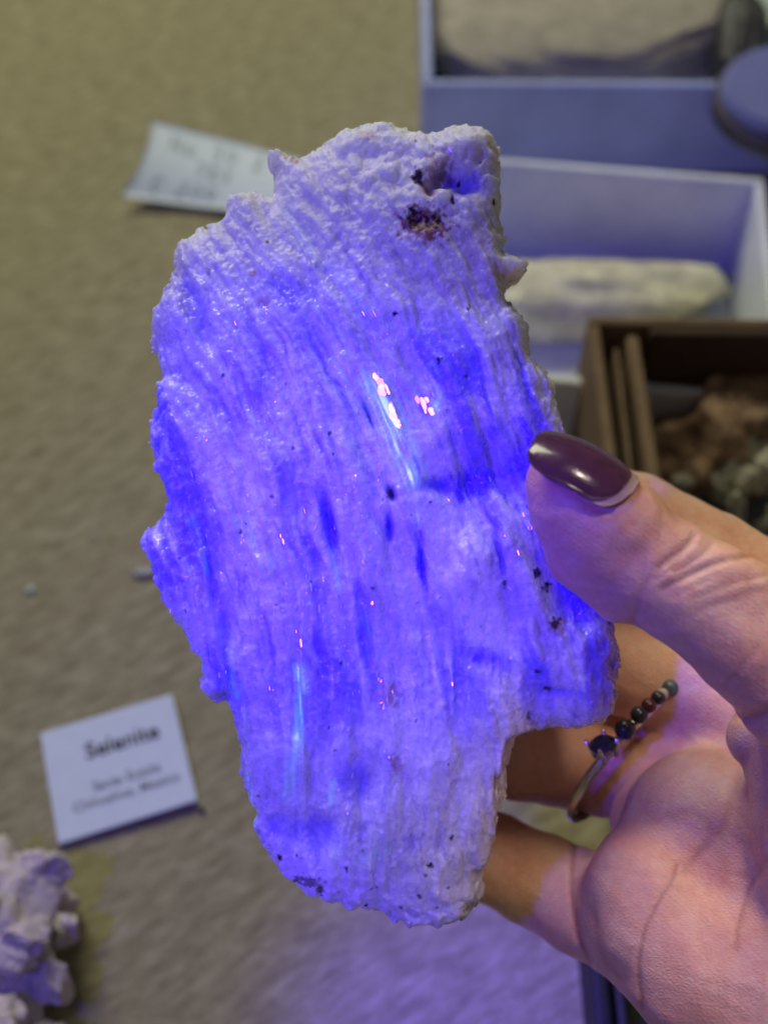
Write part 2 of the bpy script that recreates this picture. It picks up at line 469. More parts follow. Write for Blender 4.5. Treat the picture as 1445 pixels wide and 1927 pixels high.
CYAN_SHEEN = [((702,735),(733,800),(768,900),20,1.35),((690,715),(700,740),(715,790),10,.7),((808,700),(822,750),(812,785),6,.8),((570,1245),(574,1300),(566,1370),10,.95),
 ((566,1370),(556,1430),(548,1480),13,.45),((630,690),(665,740),(680,790),7,.35),((600,590),(640,640),(660,690),6,.35),((372,975),(390,1020),(402,1070),8,.30),((436,1180),(448,1220),(452,1300),10,.28),
 ((470,980),(500,1030),(520,1060),16,.30),((628,1040),(636,1070),(640,1100),8,.35),((690,1130),(698,1170),(704,1220),9,.25),((630,1450),(628,1470),(626,1490),5,.5),
 ((540,400),(600,500),(680,600),14,.16),((780,930),(784,960),(782,990),5,.4),((470,1450),(474,1500),(478,1540),9,.25),((640,1580),(680,1585),(720,1575),18,.16)]

def build_rock(cell=3.2):
    xs = np.arange(235, 1205, cell); ys = np.arange(196, 1785, cell); zs = np.arange(-250, 175, cell)
    X, Y = np.meshgrid(xs, ys, indexing='ij')
    H, sd, clear, t, s = rock_fields(X, Y)
    back = -165 - 60*(1-np.exp(-np.clip(sd, 0, None)/110)) + 22*fbm(X/90, Y/90, 77, 3)
    A = np.empty((len(xs), len(ys), len(zs)), np.float32)
    n1 = fbm(X/28, Y/28, 81, 3); n2 = fbm(X/28, Y/28, 82, 3)
    for k, z in enumerate(zs):
        ph = z/45.0
        side = -(sd + 9*(n1*math.cos(ph)+n2*math.sin(ph)) - 0.0006*(z+20)**2)
        A[:, :, k] = np.maximum(np.maximum((z-H)*0.5, (back-z)*0.5), side)
    V, Q = surface_nets(A)
    vx = np.interp(V[:, 0], np.arange(len(xs)), xs); vy = np.interp(V[:, 1], np.arange(len(ys)), ys); vz = np.interp(V[:, 2], np.arange(len(zs)), zs)
    front = sstep(-70, -35, vz)
    # surface colour fields
    nz = fbm((0.8*vx+0.6*vy)/6, (0.8*vy-0.6*vx)/6, 91, 3)
    st = np.zeros(len(V)); ru = np.zeros(len(V)); fl = np.zeros(len(V)); cl = np.zeros(len(V))
    for cx, cy, rx, ry, a in SPOTS:
        r = np.sqrt(((vx-cx)/rx)**2+((vy-cy)/ry)**2)
        st = np.maximum(st, a*sstep(0.15, -0.45, r-0.85+nz*0.9))
    r = np.sqrt(((vx-795)/38)**2+((vy-436)/26)**2)
    st = np.maximum(st, sstep(0.0, 0.25, nz*1.2+0.18)*sstep(1.15, 0.8, r+0.3*nz))
    for cx, cy, rx, ry, a in RUST:
        r = np.sqrt(((vx-cx)/rx)**2+((vy-cy)/ry)**2)
        ru = np.maximum(ru, a*sstep(0.35, -0.45, r-1+nz*1.3))
    tt, ss = fib(vx, vy)
    fn = 0.55+0.9*vnoise(tt/4, ss/60, 95)+0.4*vnoise(tt/9, ss/25, 96)
    for a, b, c, w, k in CYAN_SHEEN:
        d = seg_dist(vx, vy, [a, b, c])
        fl = np.maximum(fl, k*np.exp(-(d/w)**2)*np.clip(fn, 0, 1.3))
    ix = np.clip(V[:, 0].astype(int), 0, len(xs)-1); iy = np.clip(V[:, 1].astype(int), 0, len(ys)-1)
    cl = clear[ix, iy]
    lx = (vx-722.5)*S0*SHR; ly = (963.5-vy)*S0*SHR; lz = vz*S0
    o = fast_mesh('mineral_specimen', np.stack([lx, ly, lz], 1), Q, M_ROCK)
    set_attr(o, 'stain', np.clip(st, 0, 1)*front); set_attr(o, 'rust', np.clip(ru, 0, 1)*front)
    set_attr(o, 'fibre', np.clip(0.15+1.2*fbm((tt+16*fbm(vx/60, vy/60, 7, 3))/9, ss/85, 98, 3)+0.5*fbm(vx/8, vy/8, 99, 2), 0, 1)*np.clip(0.68+1.5*fbm(vx/130, vy/130, 97, 3), 0, 1)*sstep(300, 520, vy)*sstep(1700, 1500, vy)*front); set_attr(o, 'dry', np.clip(sstep(620, 400, vy)+sstep(1560, 1700, vy), 0, 1)); set_attr(o, 'cyan_sheen', fl*front); set_attr(o, 'clear', cl*front)
    c = CAM + D0*FWD
    m = Matrix(((RIGHT[0], UP[0], -FWD[0], c[0]), (RIGHT[1], UP[1], -FWD[1], c[1]), (RIGHT[2], UP[2], -FWD[2], c[2]), (0, 0, 0, 1)))
    o.matrix_world = m
    tag(o, 'large slab of white fibrous crystal glowing violet-blue, held up by the thumb and fingers', 'mineral')
    return o
ROCK = build_rock()

# cleavage faces and fibre blades lying in the surface, turned towards the light
def add_blades():
    M = NT('clear_cleavage'); v = M.coord()
    M.l(M.ramp(M.noise(v, 6, 3), [(0.3, (0.70, 0.72, 0.82)), (0.7, (0.86, 0.88, 0.95))]), M.b.inputs['Base Color'])
    M.set(Roughness=0.11, IOR=1.52, Specular_IOR_Level=0.9)
    def blade(l, w, th, seed):
        r = np.random.default_rng(seed)
        b = bmesh.new(); n = 7; top = []; bot = []
        out = []
        for i in range(n): out.append((-l/2+l*i/(n-1), w/2*(0.55+0.45*r.uniform())*(0.35 if i in (0, n-1) else 1)))
        for i in range(n-1, -1, -1): out.append((-l/2+l*i/(n-1), -w/2*(0.55+0.45*r.uniform())*(0.35 if i in (0, n-1) else 1)))
        T = [b.verts.new((x, y, 0)) for x, y in out]; B = [b.verts.new((x*0.96, y*0.9, -th)) for x, y in out]
        b.faces.new(T[::-1]); b.faces.new(B); m = len(T)
        for i in range(m): b.faces.new((T[i], T[(i+1) % m], B[(i+1) % m], B[i]))
        bmesh.ops.recalc_face_normals(b, faces=b.faces)
        me = bpy.data.meshes.new('crystal_blade'); b.to_mesh(me); b.free(); me.materials.append(M.m); return me
    protos = [blade(1.0, 0.14+0.10*k/5, 0.10, 40+k) for k in range(6)]
    big = [(716,738,30,22,0),(740,790,44,20,0),(795,769,34,18,0),(806,742,26,9,2),(703,1129,10,8,0),(565,1170,26,7,1),(716,1268,9,8,1),(836,938,10,8,2),(985,987,28,9,3),(516,1276,12,6,1),(830,350,10,8,4),
       (850,300,20,8,2),(470,1010,16,6,2),(1012,1000,30,6,3),(545,1020,20,5,1),(600,1110,40,5,2),(690,1060,24,6,2)]
    r = np.random.default_rng(77); pts = []
    while len(pts) < 215:
        x = r.normal(640, 190); y = r.normal(1010, 330)
        if inside_poly(np.array([x]), np.array([y]), OUT)[0] and not (x > 1000 and 820 < y < 1180): pts.append((x, y, r.uniform(3, 15), r.uniform(1.4, 3.2), 3.0+9*r.uniform()))
    alls = []
    for x, y, l, w, d in big:
        k = 8 if l*w > 500 else 5 if l*w > 200 else 2
        for _ in range(k):
            a = r.normal(0, l*0.32)
            alls.append((x-a*0.35*(-1)+r.normal(0, w*0.22), y+a, max(5, l*r.uniform(.25, .6)), max(3, w*r.uniform(.3, .7)), d*0.7+0.6))
    alls += pts
    X = np.array([a[0] for a in alls], float); Y = np.array([a[1] for a in alls], float)
    H = rock_fields(X, Y)[0]
    inv = ROCK.matrix_world.inverted()
    L = inv @ Vector(UV_LOC); E = inv @ Vector(CAM)
    for (x, y, l, w, dev), h in zip(alls, H):
        p = Vector(((x-722.5)*S0*SHR, (963.5-y)*S0*SHR, (h+1.0+0.16*w)*S0))
        n = ((L-p).normalized()+(E-p).normalized()).normalized()
        n = (n+Vector(r.normal(size=3))*math.radians(dev)).normalized()
        a, _ = fib(np.array([x]), np.array([y])); a2, _ = fib(np.array([x]), np.array([y+10.0]))
        sl = -(a2[0]-a[0])/10
        d = Vector((sl, -1, 0)).normalized(); d = (d-n*d.dot(n)).normalized(); c = n.cross(d)
        o = bpy.data.objects.new('crystal_blade', protos[int(r.integers(6))]); col.objects.link(o); o.parent = ROCK
        sx = l*S0; sy = w*S0/0.19; sz = 3.5*S0/0.1*0.6
        o.matrix_local = Matrix(((d.x*sx, c.x*sy, n.x*sz, p.x), (d.y*sx, c.y*sy, n.y*sz, p.y), (d.z*sx, c.z*sy, n.z*sz, p.z), (0, 0, 0, 1)))
add_blades()

# ------------------------------------------------------------------ the hand
def c3(px, py, d):
    return np.array([(px-722.5)/F*d, (963.5-py)/F*d, d])
CH = []     # (points [(px,py,d,r mm)], blend mm)
def chain(pts, k=2.0): CH.append((pts, k))
# thumb
chain([(1068,908,.1300,5.0),(1092,945,.1295,6.0),(1150,1000,.1290,6.6),(1225,1066,.1285,6.2),(1275,1100,.1285,6.3),(1400,1192,.129,7.0),(1530,1295,.131,8.6),(1700,1450,.137,12.0)], 1.0)
chain([(1050,960,.1315,3.2),(1095,1040,.1315,4.2),(1170,1110,.131,4.2)], 1.5)      # pad
chain([(1292,1038,.1265,2.6),(1306,1060,.126,2.6)], 2.2)                            # knuckle folds
chain([(1355,1082,.1255,3.2),(1400,1105,.1255,3.0)], 2.2)
# index
chain([(780,900,.170,6.0),(880,915,.1725,6.8),(1030,930,.1735,7.4),(1190,985,.1715,7.8),(1330,1065,.167,8.2),(1500,1180,.160,9.5),(1640,1300,.154,11)], 1.2)
# middle
chain([(720,1200,.171,6.2),(820,1205,.1745,7.0),(980,1220,.1765,7.8),(1150,1240,.175,8.2),(1330,1290,.168,8.6),(1480,1380,.160,10)], 1.2)
# ring finger
chain([(730,1385,.172,6.2),(830,1395,.1765,7.0),(980,1412,.1785,7.9),(1120,1432,.1785,8.3),(1250,1450,.1745,9.0),(1400,1500,.165,10.5)], 1.2)
# little finger
chain([(760,1530,.172,5.4),(840,1570,.175,6.2),(925,1612,.175,6.9),(1010,1655,.171,7.1),(1100,1700,.164,7.5),(1220,1750,.156,9.0)], 0.8)
# palm
chain([(1232,1672,.1525,9.4),(1250,1720,.152,10.4),(1330,1790,.150,12.5),(1480,1860,.148,15),(1700,1900,.147,19)], 3.0)
chain([(1262,1555,.1635,9.0),(1330,1560,.1555,11),(1450,1600,.153,14),(1650,1650,.149,17)], 3.0)
chain([(1310,1440,.1695,8.6),(1400,1440,.1665,10),(1520,1480,.157,12),(1700,1600,.146,16)], 3.0)
chain([(1600,1440,.139,12.5),(1660,1560,.138,16),(1800,1750,.137,19)], 2.0)         # ball of the thumb
chain([(1425,1390,.143,4.0),(1475,1420,.142,6.5)], 1.5)                              # web fold
chain([(1560,1800,.147,17),(1850,1950,.146,22),(2150,2250,.140,23),(2500,2650,.130,25)], 4.0)
CREASES = [  # px polyline, depth mm, width px, farthest depth
 ([(1085,1640),(1125,1634),(1164,1637),(1200,1645),(1232,1649),(1258,1653)], .13, 4, .17),
 ([(1272,1632),(1262,1662),(1243,1690),(1228,1718),(1214,1745),(1206,1780),(1201,1815),(1203,1850),(1209,1895)], .42, 6, .17),
 ([(1470,1585),(1440,1622),(1417,1660),(1402,1690),(1394,1720),(1386,1752),(1384,1785)], .34, 7, .17),
 ([(1090,1555),(1081,1590),(1076,1634),(1076,1680),(1079,1715),(1089,1766),(1111,1811)], .55, 7, .17),
 ([(1118,1700),(1122,1743),(1131,1788),(1146,1815),(1166,1841)], .25, 9, .17),
 ([(1355,1578),(1342,1556),(1326,1541),(1302,1531),(1277,1527)], .2, 9, .17),
 ([(1394,1425),(1388,1465),(1376,1509),(1355,1560),(1330,1590),(1308,1612),(1288,1640)], .3, 11, .17),
 ([(1300,1600),(1325,1622),(1350,1640),(1400,1652)], .12, 6, .17),
 ([(1270,1535),(1230,1545),(1190,1558),(1110,1596)], .12, 12, .17),
 ([(1305,1008),(1296,1022),(1284,1034),(1270,1044),(1256,1054),(1240,1068)], .32, 5, .14),
 ([(1338,1024),(1322,1044),(1300,1058),(1268,1076)], .20, 4, .14),
 ([(1405,1048),(1370,1054),(1336,1064),(1305,1078),(1277,1092),(1246,1108)], .32, 5, .14),
 ([(1445,1082),(1408,1090),(1372,1100),(1300,1126)], .14, 5, .14),
 ([(1445,1110),(1410,1116),(1380,1126),(1310,1150)], .10, 5, .14),
 ([(1280,1048),(1262,1070),(1236,1088)], .15, 4, .14),
 ([(1330,1092),(1300,1106),(1262,1122)], .12, 4, .14),
 ([(1216,1096),(1206,1115),(1200,1132),(1193,1165)], .2, 9, .14),
 ([(1420,1225),(1405,1243),(1390,1257),(1368,1282)], .18, 7, .145),
 ([(1455,1330),(1430,1345),(1405,1350)], .5, 9, .15),
 ([(1030,900),(1052,915),(1075,928),(1110,954),(1150,970)], .18, 5, .14),
]
def build_hand(h=0.00035):
    lo = np.array([-0.004, -0.120, 0.098]); hi = np.array([0.112, 0.016, 0.190])
    n = np.ceil((hi-lo)/h).astype(int)+1
    ax = [lo[i]+h*np.arange(n[i]) for i in range(3)]
    A = np.full(n, 0.03, np.float32)
    for pts, k in CH:
        k = k*0.001
        p3 = [(c3(a, b, d), r*0.001) for a, b, d, r in pts]
        rmax = max(r for _, r in p3)+k+0.002
        bl = np.min([p for p, _ in p3], 0)-rmax; bh = np.max([p for p, _ in p3], 0)+rmax
        i0 = np.clip(((bl-lo)/h).astype(int), 0, n-1); i1 = np.clip(((bh-lo)/h).astype(int)+1, 0, n-1)
        if (i1 <= i0).any(): continue
        gx = ax[0][i0[0]:i1[0]][:, None, None].astype(np.float32); gy = ax[1][i0[1]:i1[1]][None, :, None].astype(np.float32); gz = ax[2][i0[2]:i1[2]][None, None, :].astype(np.float32)
        D = None
        for (a, ra), (b, rb) in zip(p3[:-1], p3[1:]):
            d = b-a; L = float(d@d)
            t = np.clip(((gx-a[0])*d[0]+(gy-a[1])*d[1]+(gz-a[2])*d[2])/L, 0, 1)
            ts = t
            dist = np.sqrt((gx-a[0]-ts*d[0])**2+(gy-a[1]-ts*d[1])**2+(gz-a[2]-ts*d[2])**2)-(ra+(rb-ra)*t)
            if D is None: D = dist
            else:
                q = 0.0012; hh = np.clip(0.5+0.5*(D-dist)/q, 0, 1); D = D*(1-hh)+dist*hh-q*hh*(1-hh)
        sl = (slice(i0[0], i1[0]), slice(i0[1], i1[1]), slice(i0[2], i1[2]))
        B = A[sl]
        hh = np.clip(0.5+0.5*(B-D)/k, 0, 1)
        A[sl] = B*(1-hh)+D*hh-k*hh*(1-hh)
    # creases and soft lumps in a narrow band
    I = np.argwhere(np.abs(A) < 0.0025)
    p = lo+h*I
    px = p[:, 0]/p[:, 2]*F+722.5; py = 963.5-p[:, 1]/p[:, 2]*F
    add = 0.00035*fbm(p[:, 0]*260+p[:, 2]*90, p[:, 1]*260-p[:, 2]*70, 5, 3)
    for pl, dm, w, far in CREASES:
        d = seg_dist(px, py, pl)
        w = max(w, 5.5); g = np.exp(-(d/w)**2) - 0.12*np.exp(-((d-2.6*w)/(1.5*w))**2)
        add = add + np.where(p[:, 2] < far, dm*(0.0005 if far > 0.16 else 0.001)*g, 0)
    A[I[:, 0], I[:, 1], I[:, 2]] += add.astype(np.float32)
    V, Q = surface_nets(A)
    c = lo+h*V
    px = c[:, 0]/c[:, 2]*F+722.5; py = 963.5-c[:, 1]/c[:, 2]*F
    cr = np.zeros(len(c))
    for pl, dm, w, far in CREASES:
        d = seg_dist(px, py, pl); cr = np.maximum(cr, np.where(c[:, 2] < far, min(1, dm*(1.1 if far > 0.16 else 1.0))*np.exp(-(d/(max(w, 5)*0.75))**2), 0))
    # cam space -> object space at the wrist-side base point
    W = CAM + c[:, :1]*RIGHT + c[:, 1:2]*UP + c[:, 2:3]*FWD
    base = P(1500, 1700, .15)
    o = fast_mesh('hand', W-base, Q, M_SKIN); o.location = base
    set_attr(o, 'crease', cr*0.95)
    tag(o, 'hand with dark glossy thumbnail gripping the glowing crystal from the right', 'hand')
    return o
HAND = build_hand()

def cam_dir(x, y, z): return x*RIGHT + y*UP + z*FWD

def build_nail():
    polish = NT('dark_nail_polish'); v = polish.coord()
    f = polish.noise(v, 500, 5)
    polish.l(polish.ramp(f, [(0.3, (0.065, 0.016, 0.034)), (0.7, (0.10, 0.026, 0.052))]), polish.b.inputs['Base Color'])
    polish.set(Roughness=0.2, Coat_Weight=0.5, Coat_Roughness=0.12)
    polish.l(polish.bump(polish.noise(v, 700, 4), 0.25, 0.0002), polish.b.inputs['Normal'])
    plate = simple('bare_nail', (0.44, 0.28, 0.25), 0.35, 0.12, 600, 0.3, 0.0002, Subsurface_Weight=0.2, Subsurface_Scale=0.001)
    tip = P(1006, 822, .1265); root = P(1188, 908, .1235)
    L = root-tip; ln = np.linalg.norm(L); L = L/ln
    Nn = cam_dir(0.30, 0.72, -0.62); Nn = Nn-(Nn@L)*L; Nn /= np.linalg.norm(Nn)
    Wd = np.cross(Nn, L)                 # towards the lower side
    def shell(name, mat, l0, l1, wid, lift, thick, vshift=0.0, point=0.62):
        nu, nv = 40, 24
        top = []; bot = []
        Rc = 0.0066
        for i in range(nu+1):
            u = i/nu
            s = l0+(l1-l0)*u
            prof = min(1.0, (max(0.0, u)/0.42))
            prof = math.sqrt(max(0, 1-(1-prof)**2))**point if u < .42 else 1.0
            tail = (u-0.72)/0.28
            if tail > 0: prof *= math.sqrt(max(0.0, 1-min(1, tail)**2*0.93))
            hw = wid*prof
            arch = 0.0009*math.sin(math.pi*min(1, u*1.02))
            for j in range(nv+1):
                w = (-1+2*j/nv)*hw + vshift
                ang = w/Rc
                off = Wd*(Rc*math.sin(ang)) + Nn*(Rc*(math.cos(ang)-1)+lift+arch)
                pnt = tip+L*s+off
                nrm = Wd*math.sin(ang)+Nn*math.cos(ang)
                ed = max(abs(-1+2*j/nv)**6, (abs(2*u-1))**10)
                top.append(pnt+nrm*thick*(1-0.8*ed)); bot.append(pnt-nrm*0.0004)
        nvr = nv+1
        Fc = []
        off = len(top)
        for i in range(nu):
            for j in range(nv):
                a, b, c, d = i*nvr+j, i*nvr+j+1, (i+1)*nvr+j+1, (i+1)*nvr+j
                Fc.append((a, b, c, d)); Fc.append((off+d, off+c, off+b, off+a))
        rim = [i*nvr for i in range(nu+1)]+[nu*nvr+j for j in range(1, nvr)]+[i*nvr+nv for i in range(nu-1, -1, -1)]+[j for j in range(nv-1, 0, -1)]
        for a, b in zip(rim, rim[1:]+rim[:1]): Fc.append((b, a, off+a, off+b))
        base = HAND.location
        o = mesh_obj(name, np.array(top+bot)-np.array(base), Fc, mat, HAND)
        return o
    pl = shell('thumbnail', plate, 0.0008, ln*1.05, 0.0060, -0.00022, 0.00012, 0.0006)
    po = shell('nail_polish', polish.m, 0.0, ln*0.97, 0.0052, 0.00015, 0.0003, -0.0002)
    po['label'] = 'dark burgundy glossy nail polish grown out from the cuticle'
    return
build_nail()

# ------------------------------------------------------------------ the ring
def build_ring():
    ctr = P(1182, 1420, .1712)
    R = 0.0132
    U = cam_dir(.66, .75, 0.0); V2 = cam_dir(-.75*.46, .66*.46, -.888)
    U = U/np.linalg.norm(U); V2 = V2-(V2@U)*U; V2 /= np.linalg.norm(V2); N = np.cross(U, V2)
    silver = simple('silver', (0.72, 0.68, 0.62), 0.22, 0.1, 400, 0.1, 0.0001, Metallic=1.0)
    root = empty('ring', ctr)
    def circ(a): return U*math.cos(a)*R+V2*math.sin(a)*R
    # band
    n, m = 96, 10; Vv = []; Fc = []
    for i in range(n):
        a = 2*math.pi*i/n; c = circ(a); rd = c/R
        for j in range(m):
            b = 2*math.pi*j/m
            Vv.append(c+rd*0.00055*math.cos(b)+N*0.0008*math.sin(b))
    for i in range(n):
        for j in range(m):
            Fc.append((i*m+j, ((i+1) % n)*m+j, ((i+1) % n)*m+(j+1) % m, i*m+(j+1) % m))
    mesh_obj('band', Vv, Fc, silver, root)
    gem = NT('dark_green_gem'); gv = gem.coord()
    gem.l(gem.ramp(gem.noise(gv, 500, 4), [(0.3, (0.012, 0.018, 0.014)), (0.7, (0.05, 0.07, 0.045))]), gem.b.inputs['Base Color']); gem.set(Roughness=0.12)
    mats = [gem.m, simple('bead_black', (0.02, 0.022, 0.028), 0.2), simple('bead_teal', (0.07, 0.10, 0.10), 0.22), simple('bead_white', (0.40, 0.34, 0.30), 0.3), simple('bead_garnet', (0.07, 0.010, 0.014), 0.15)]
    def ball(name, mat, r, p, sq=(1, 1, 1), noise=0.0):
        b = bmesh.new(); bmesh.ops.create_icosphere(b, subdivisions=3, radius=r)
        for v in b.verts: v.co = Vector((v.co.x*sq[0], v.co.y*sq[1], v.co.z*sq[2]))*(1+noise*random.uniform(-1, 1))
        o = bm_obj(name, b, mat, root, True); o.location = p; return o
    # centre stone with a collet and four claws
    a0 = math.radians(98)
    c = circ(a0)*1.06; out = circ(a0)/R; tang = np.cross(N, out)
    g = bmesh.new(); bmesh.ops.create_cone(g, cap_ends=True, segments=16, radius1=0.0010, radius2=0.0020, depth=0.0015)
    bmesh.ops.translate(g, vec=(0, 0, 0.0), verts=g.verts)
    up2 = bmesh.ops.create_cone(g, cap_ends=True, segments=16, radius1=0.0020, radius2=0.0012, depth=0.0007)
    bmesh.ops.translate(g, vec=(0, 0, 0.00115), verts=up2['verts'])
    go = bm_obj('gemstone', g, gem.m, root)
    # the stone looks outwards and up from the band
    look = Vector(cam_dir(-0.30, 0.85, -0.40)).normalized()
    go.rotation_mode = 'QUATERNION'; go.rotation_quaternion = look.to_track_quat('Z', 'Y')
    gp = Vector(c)+look*0.0012; go.location = gp
    q = look.to_track_quat('Z', 'Y')
    for k in range(4):
        an = math.radians(45+90*k)
        d = q @ Vector((math.cos(an), math.sin(an), 0))
        p = bmesh.new(); bmesh.ops.create_cone(p, cap_ends=True, segments=8, radius1=0.00036, radius2=0.00030, depth=0.0032)
        po = bm_obj('prong', p, silver, root, True)
        po.rotation_mode = 'QUATERNION'; po.rotation_quaternion = (look+d*0.25).normalized().to_track_quat('Z', 'Y')
        po.location = gp+d*0.0019
    seq = [(80, 1, .0019), (69, 1, .0016), (61, 4, .0014), (53, 1, .0013), (49, 3, .0011), (41, 2, .0016), (35, 1, .0012), (29.5, 2, .0013), (23, 2, .0010), (17.5, 4, .0013), (12, 3, .0009), (6, 1, .0014), (-1, 1, .0013)]
    for a, mi, r in seq:
        ball('bead', mats[mi], r*0.80, circ(math.radians(a))*1.17, noise=0.015)
    tag(root, 'silver ring with a claw-set dark stone and a row of dark beads', 'ring')
build_ring()

# ------------------------------------------------------------------ cardboard boxes
M_CARD = simple('white_cardboard_uv_glow', (0.46, 0.53, 0.90), 0.6, 0.14, 45, 0.1, 0.0002)  # white board; its UV glow is put into the blue base colour
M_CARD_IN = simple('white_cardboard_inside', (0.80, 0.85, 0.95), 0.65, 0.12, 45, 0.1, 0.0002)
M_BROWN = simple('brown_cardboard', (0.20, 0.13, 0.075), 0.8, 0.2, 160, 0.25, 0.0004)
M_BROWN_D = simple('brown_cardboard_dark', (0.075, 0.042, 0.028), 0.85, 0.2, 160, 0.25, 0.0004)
M_BLACK = simple('black_card', (0.012, 0.012, 0.016), 0.5, 0.3, 200, 0.1, 0.0002)

def open_box(name, corner, wx, wy, hh, th, rz, mat, label, cat, floor_mat=None):
    """corner = front-left bottom corner in the world; walls butt between each other"""
    root = empty(name, corner, rz)
    bv = th*0.28
    bm_obj('floor_panel', box_bm((wx-2*th-.0004, wy-2*th-.0004, th), (wx/2, wy/2, th/2+.0006), bv), floor_mat or mat, root)
    bm_obj('wall_panel', box_bm((wx, th, hh), (wx/2, th/2, hh/2+.0006), bv), mat, root)
    bm_obj('wall_panel', box_bm((wx, th, hh), (wx/2, wy-th/2, hh/2+.0006), bv), mat, root)
    bm_obj('wall_panel', box_bm((th, wy-2*th-.0004, hh), (th/2, wy/2, hh/2+.0006), bv), mat, root)
    bm_obj('wall_panel', box_bm((th, wy-2*th-.0004, hh), (wx-th/2, wy/2, hh/2+.0006), bv), mat, root)
    tag(root, label, cat)
    return root

hA = 0.034
pA = G(796, 162, hA)
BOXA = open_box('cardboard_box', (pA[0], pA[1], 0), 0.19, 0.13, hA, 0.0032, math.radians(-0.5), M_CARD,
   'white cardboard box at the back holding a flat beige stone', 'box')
hB = 0.036
pBr = G(1436, 338, hB)         # back right top corner
rzB = math.radians(-7.0)
wB, lB = 0.125, 0.088
ux = np.array([math.cos(rzB), math.sin(rzB)]); uy = np.array([-math.sin(rzB), math.cos(rzB)])
cB = pBr[:2]-ux*wB-uy*lB
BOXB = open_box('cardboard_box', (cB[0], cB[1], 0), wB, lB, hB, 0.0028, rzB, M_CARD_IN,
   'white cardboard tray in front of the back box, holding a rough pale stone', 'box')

def rough_stone(name, size, seed, mat, parent=None, sub=5, amp=0.12, freq=2.2, cuts=14, loc=(0, 0, 0), rot=(0, 0, 0), blocky=1.0):
    """a broken lump: a sphere cut by planes, then roughened"""
    r = np.random.default_rng(seed)
    b = bmesh.new(); bmesh.ops.create_icosphere(b, subdivisions=sub, radius=1.0)
    co = np.array([v.co[:] for v in b.verts])
    co = np.sign(co)*np.abs(co)**blocky
    for _ in range(cuts):
        n = r.normal(size=3); n /= np.linalg.norm(n); d = r.uniform(0.55, 0.9)*(1.0 if blocky == 1 else 1.25)
        e = co@n-d
        co = co-np.clip(e, 0, None)[:, None]*n
    d = amp*fbm(co[:, 0]*freq+co[:, 2]*1.7, co[:, 1]*freq-co[:, 2]*1.3, seed, 4)
    co = co*(1+d)[:, None]*np.array(size)
    for v, c in zip(b.verts, co): v.co = c
    o = bm_obj(name, b, mat, parent, True)
    o.location = loc; o.rotation_euler = rot
    return o
def crystal_bm(r, h, sides=6, taper=0.5):
    b = bmesh.new()
    bot = [b.verts.new((r*math.cos(2*math.pi*i/sides)*0.9, r*math.sin(2*math.pi*i/sides)*0.9, 0)) for i in range(sides)]
    mid = [b.verts.new((r*math.cos(2*math.pi*i/sides), r*math.sin(2*math.pi*i/sides), h*0.65)) for i in range(sides)]
    tp = [b.verts.new((r*0.25*math.cos(2*math.pi*i/sides)*taper, r*0.25*math.sin(2*math.pi*i/sides), h)) for i in range(sides)]
    for i in range(sides):
        j = (i+1) % sides
        b.faces.new((bot[i], bot[j], mid[j], mid[i])); b.faces.new((mid[i], mid[j], tp[j], tp[i]))
    b.faces.new(tp); b.faces.new(bot[::-1])
    return b

# stones in the two white boxes
M_BEIGE = simple('beige_stone', (0.42, 0.38, 0.30), 0.7, 0.2, 130, 0.5, 0.001)
M_CREAM = simple('cream_crust', (0.62, 0.62, 0.45), 0.6, 0.15, 160, 0.4, 0.0008)
M_DARKST = simple('dark_stone', (0.06, 0.06, 0.055), 0.5, 0.4, 140, 0.4, 0.0008)
c = G(1130, 40, 0.022)
st = rough_stone('stone_slab', (0.062, 0.050, 0.012), 3, M_BEIGE, amp=0.10, cuts=3, blocky=0.5, loc=(c[0]-0.002, c[1]+0.018, 0.0168))
cr = rough_stone('crust', (0.0640, 0.0520, 0.0065), 4, M_CREAM, st, amp=0.08, cuts=3, loc=(-0.002, -0.0008, -0.003))
tag(st, 'flat beige stone with a cream crust lying in the back box', 'stone')
c = G(1385, 60, 0.03)
st = rough_stone('dark_stone', (0.009, 0.030, 0.022), 8, M_DARKST, cuts=16, amp=0.08, loc=(c[0], c[1], 0.026), rot=(0, 0.1, -0.12))
tag(st, 'dark upright stone at the right end of the back box', 'stone')
c = G(1450, 40, 0.03)
st = rough_stone('pale_stone', (0.013, 0.034, 0.018), 9, simple('pale_green_stone', (0.62, 0.72, 0.60), 0.5, 0.12, 150, 0.3), cuts=16, amp=0.06, loc=(c[0]+0.006, c[1]+0.004, 0.0235), rot=(0, -0.2, 0.35))
tag(st, 'pale greenish stone in the back corner behind the dark stone', 'stone')
c = G(1140, 556, 0.012)
st = rough_stone('rough_stone', (0.034, 0.0150, 0.0095), 12, simple('rough_pale_stone', (0.74, 0.72, 0.50), 0.75, 0.28, 140, 0.6, 0.0012), amp=0.16, freq=2.6, cuts=4, blocky=0.55, loc=(c[0], c[1], 0.0125), rot=(0, 0, -0.05))
tag(st, 'rough pale tan stone lying in the white tray', 'stone')

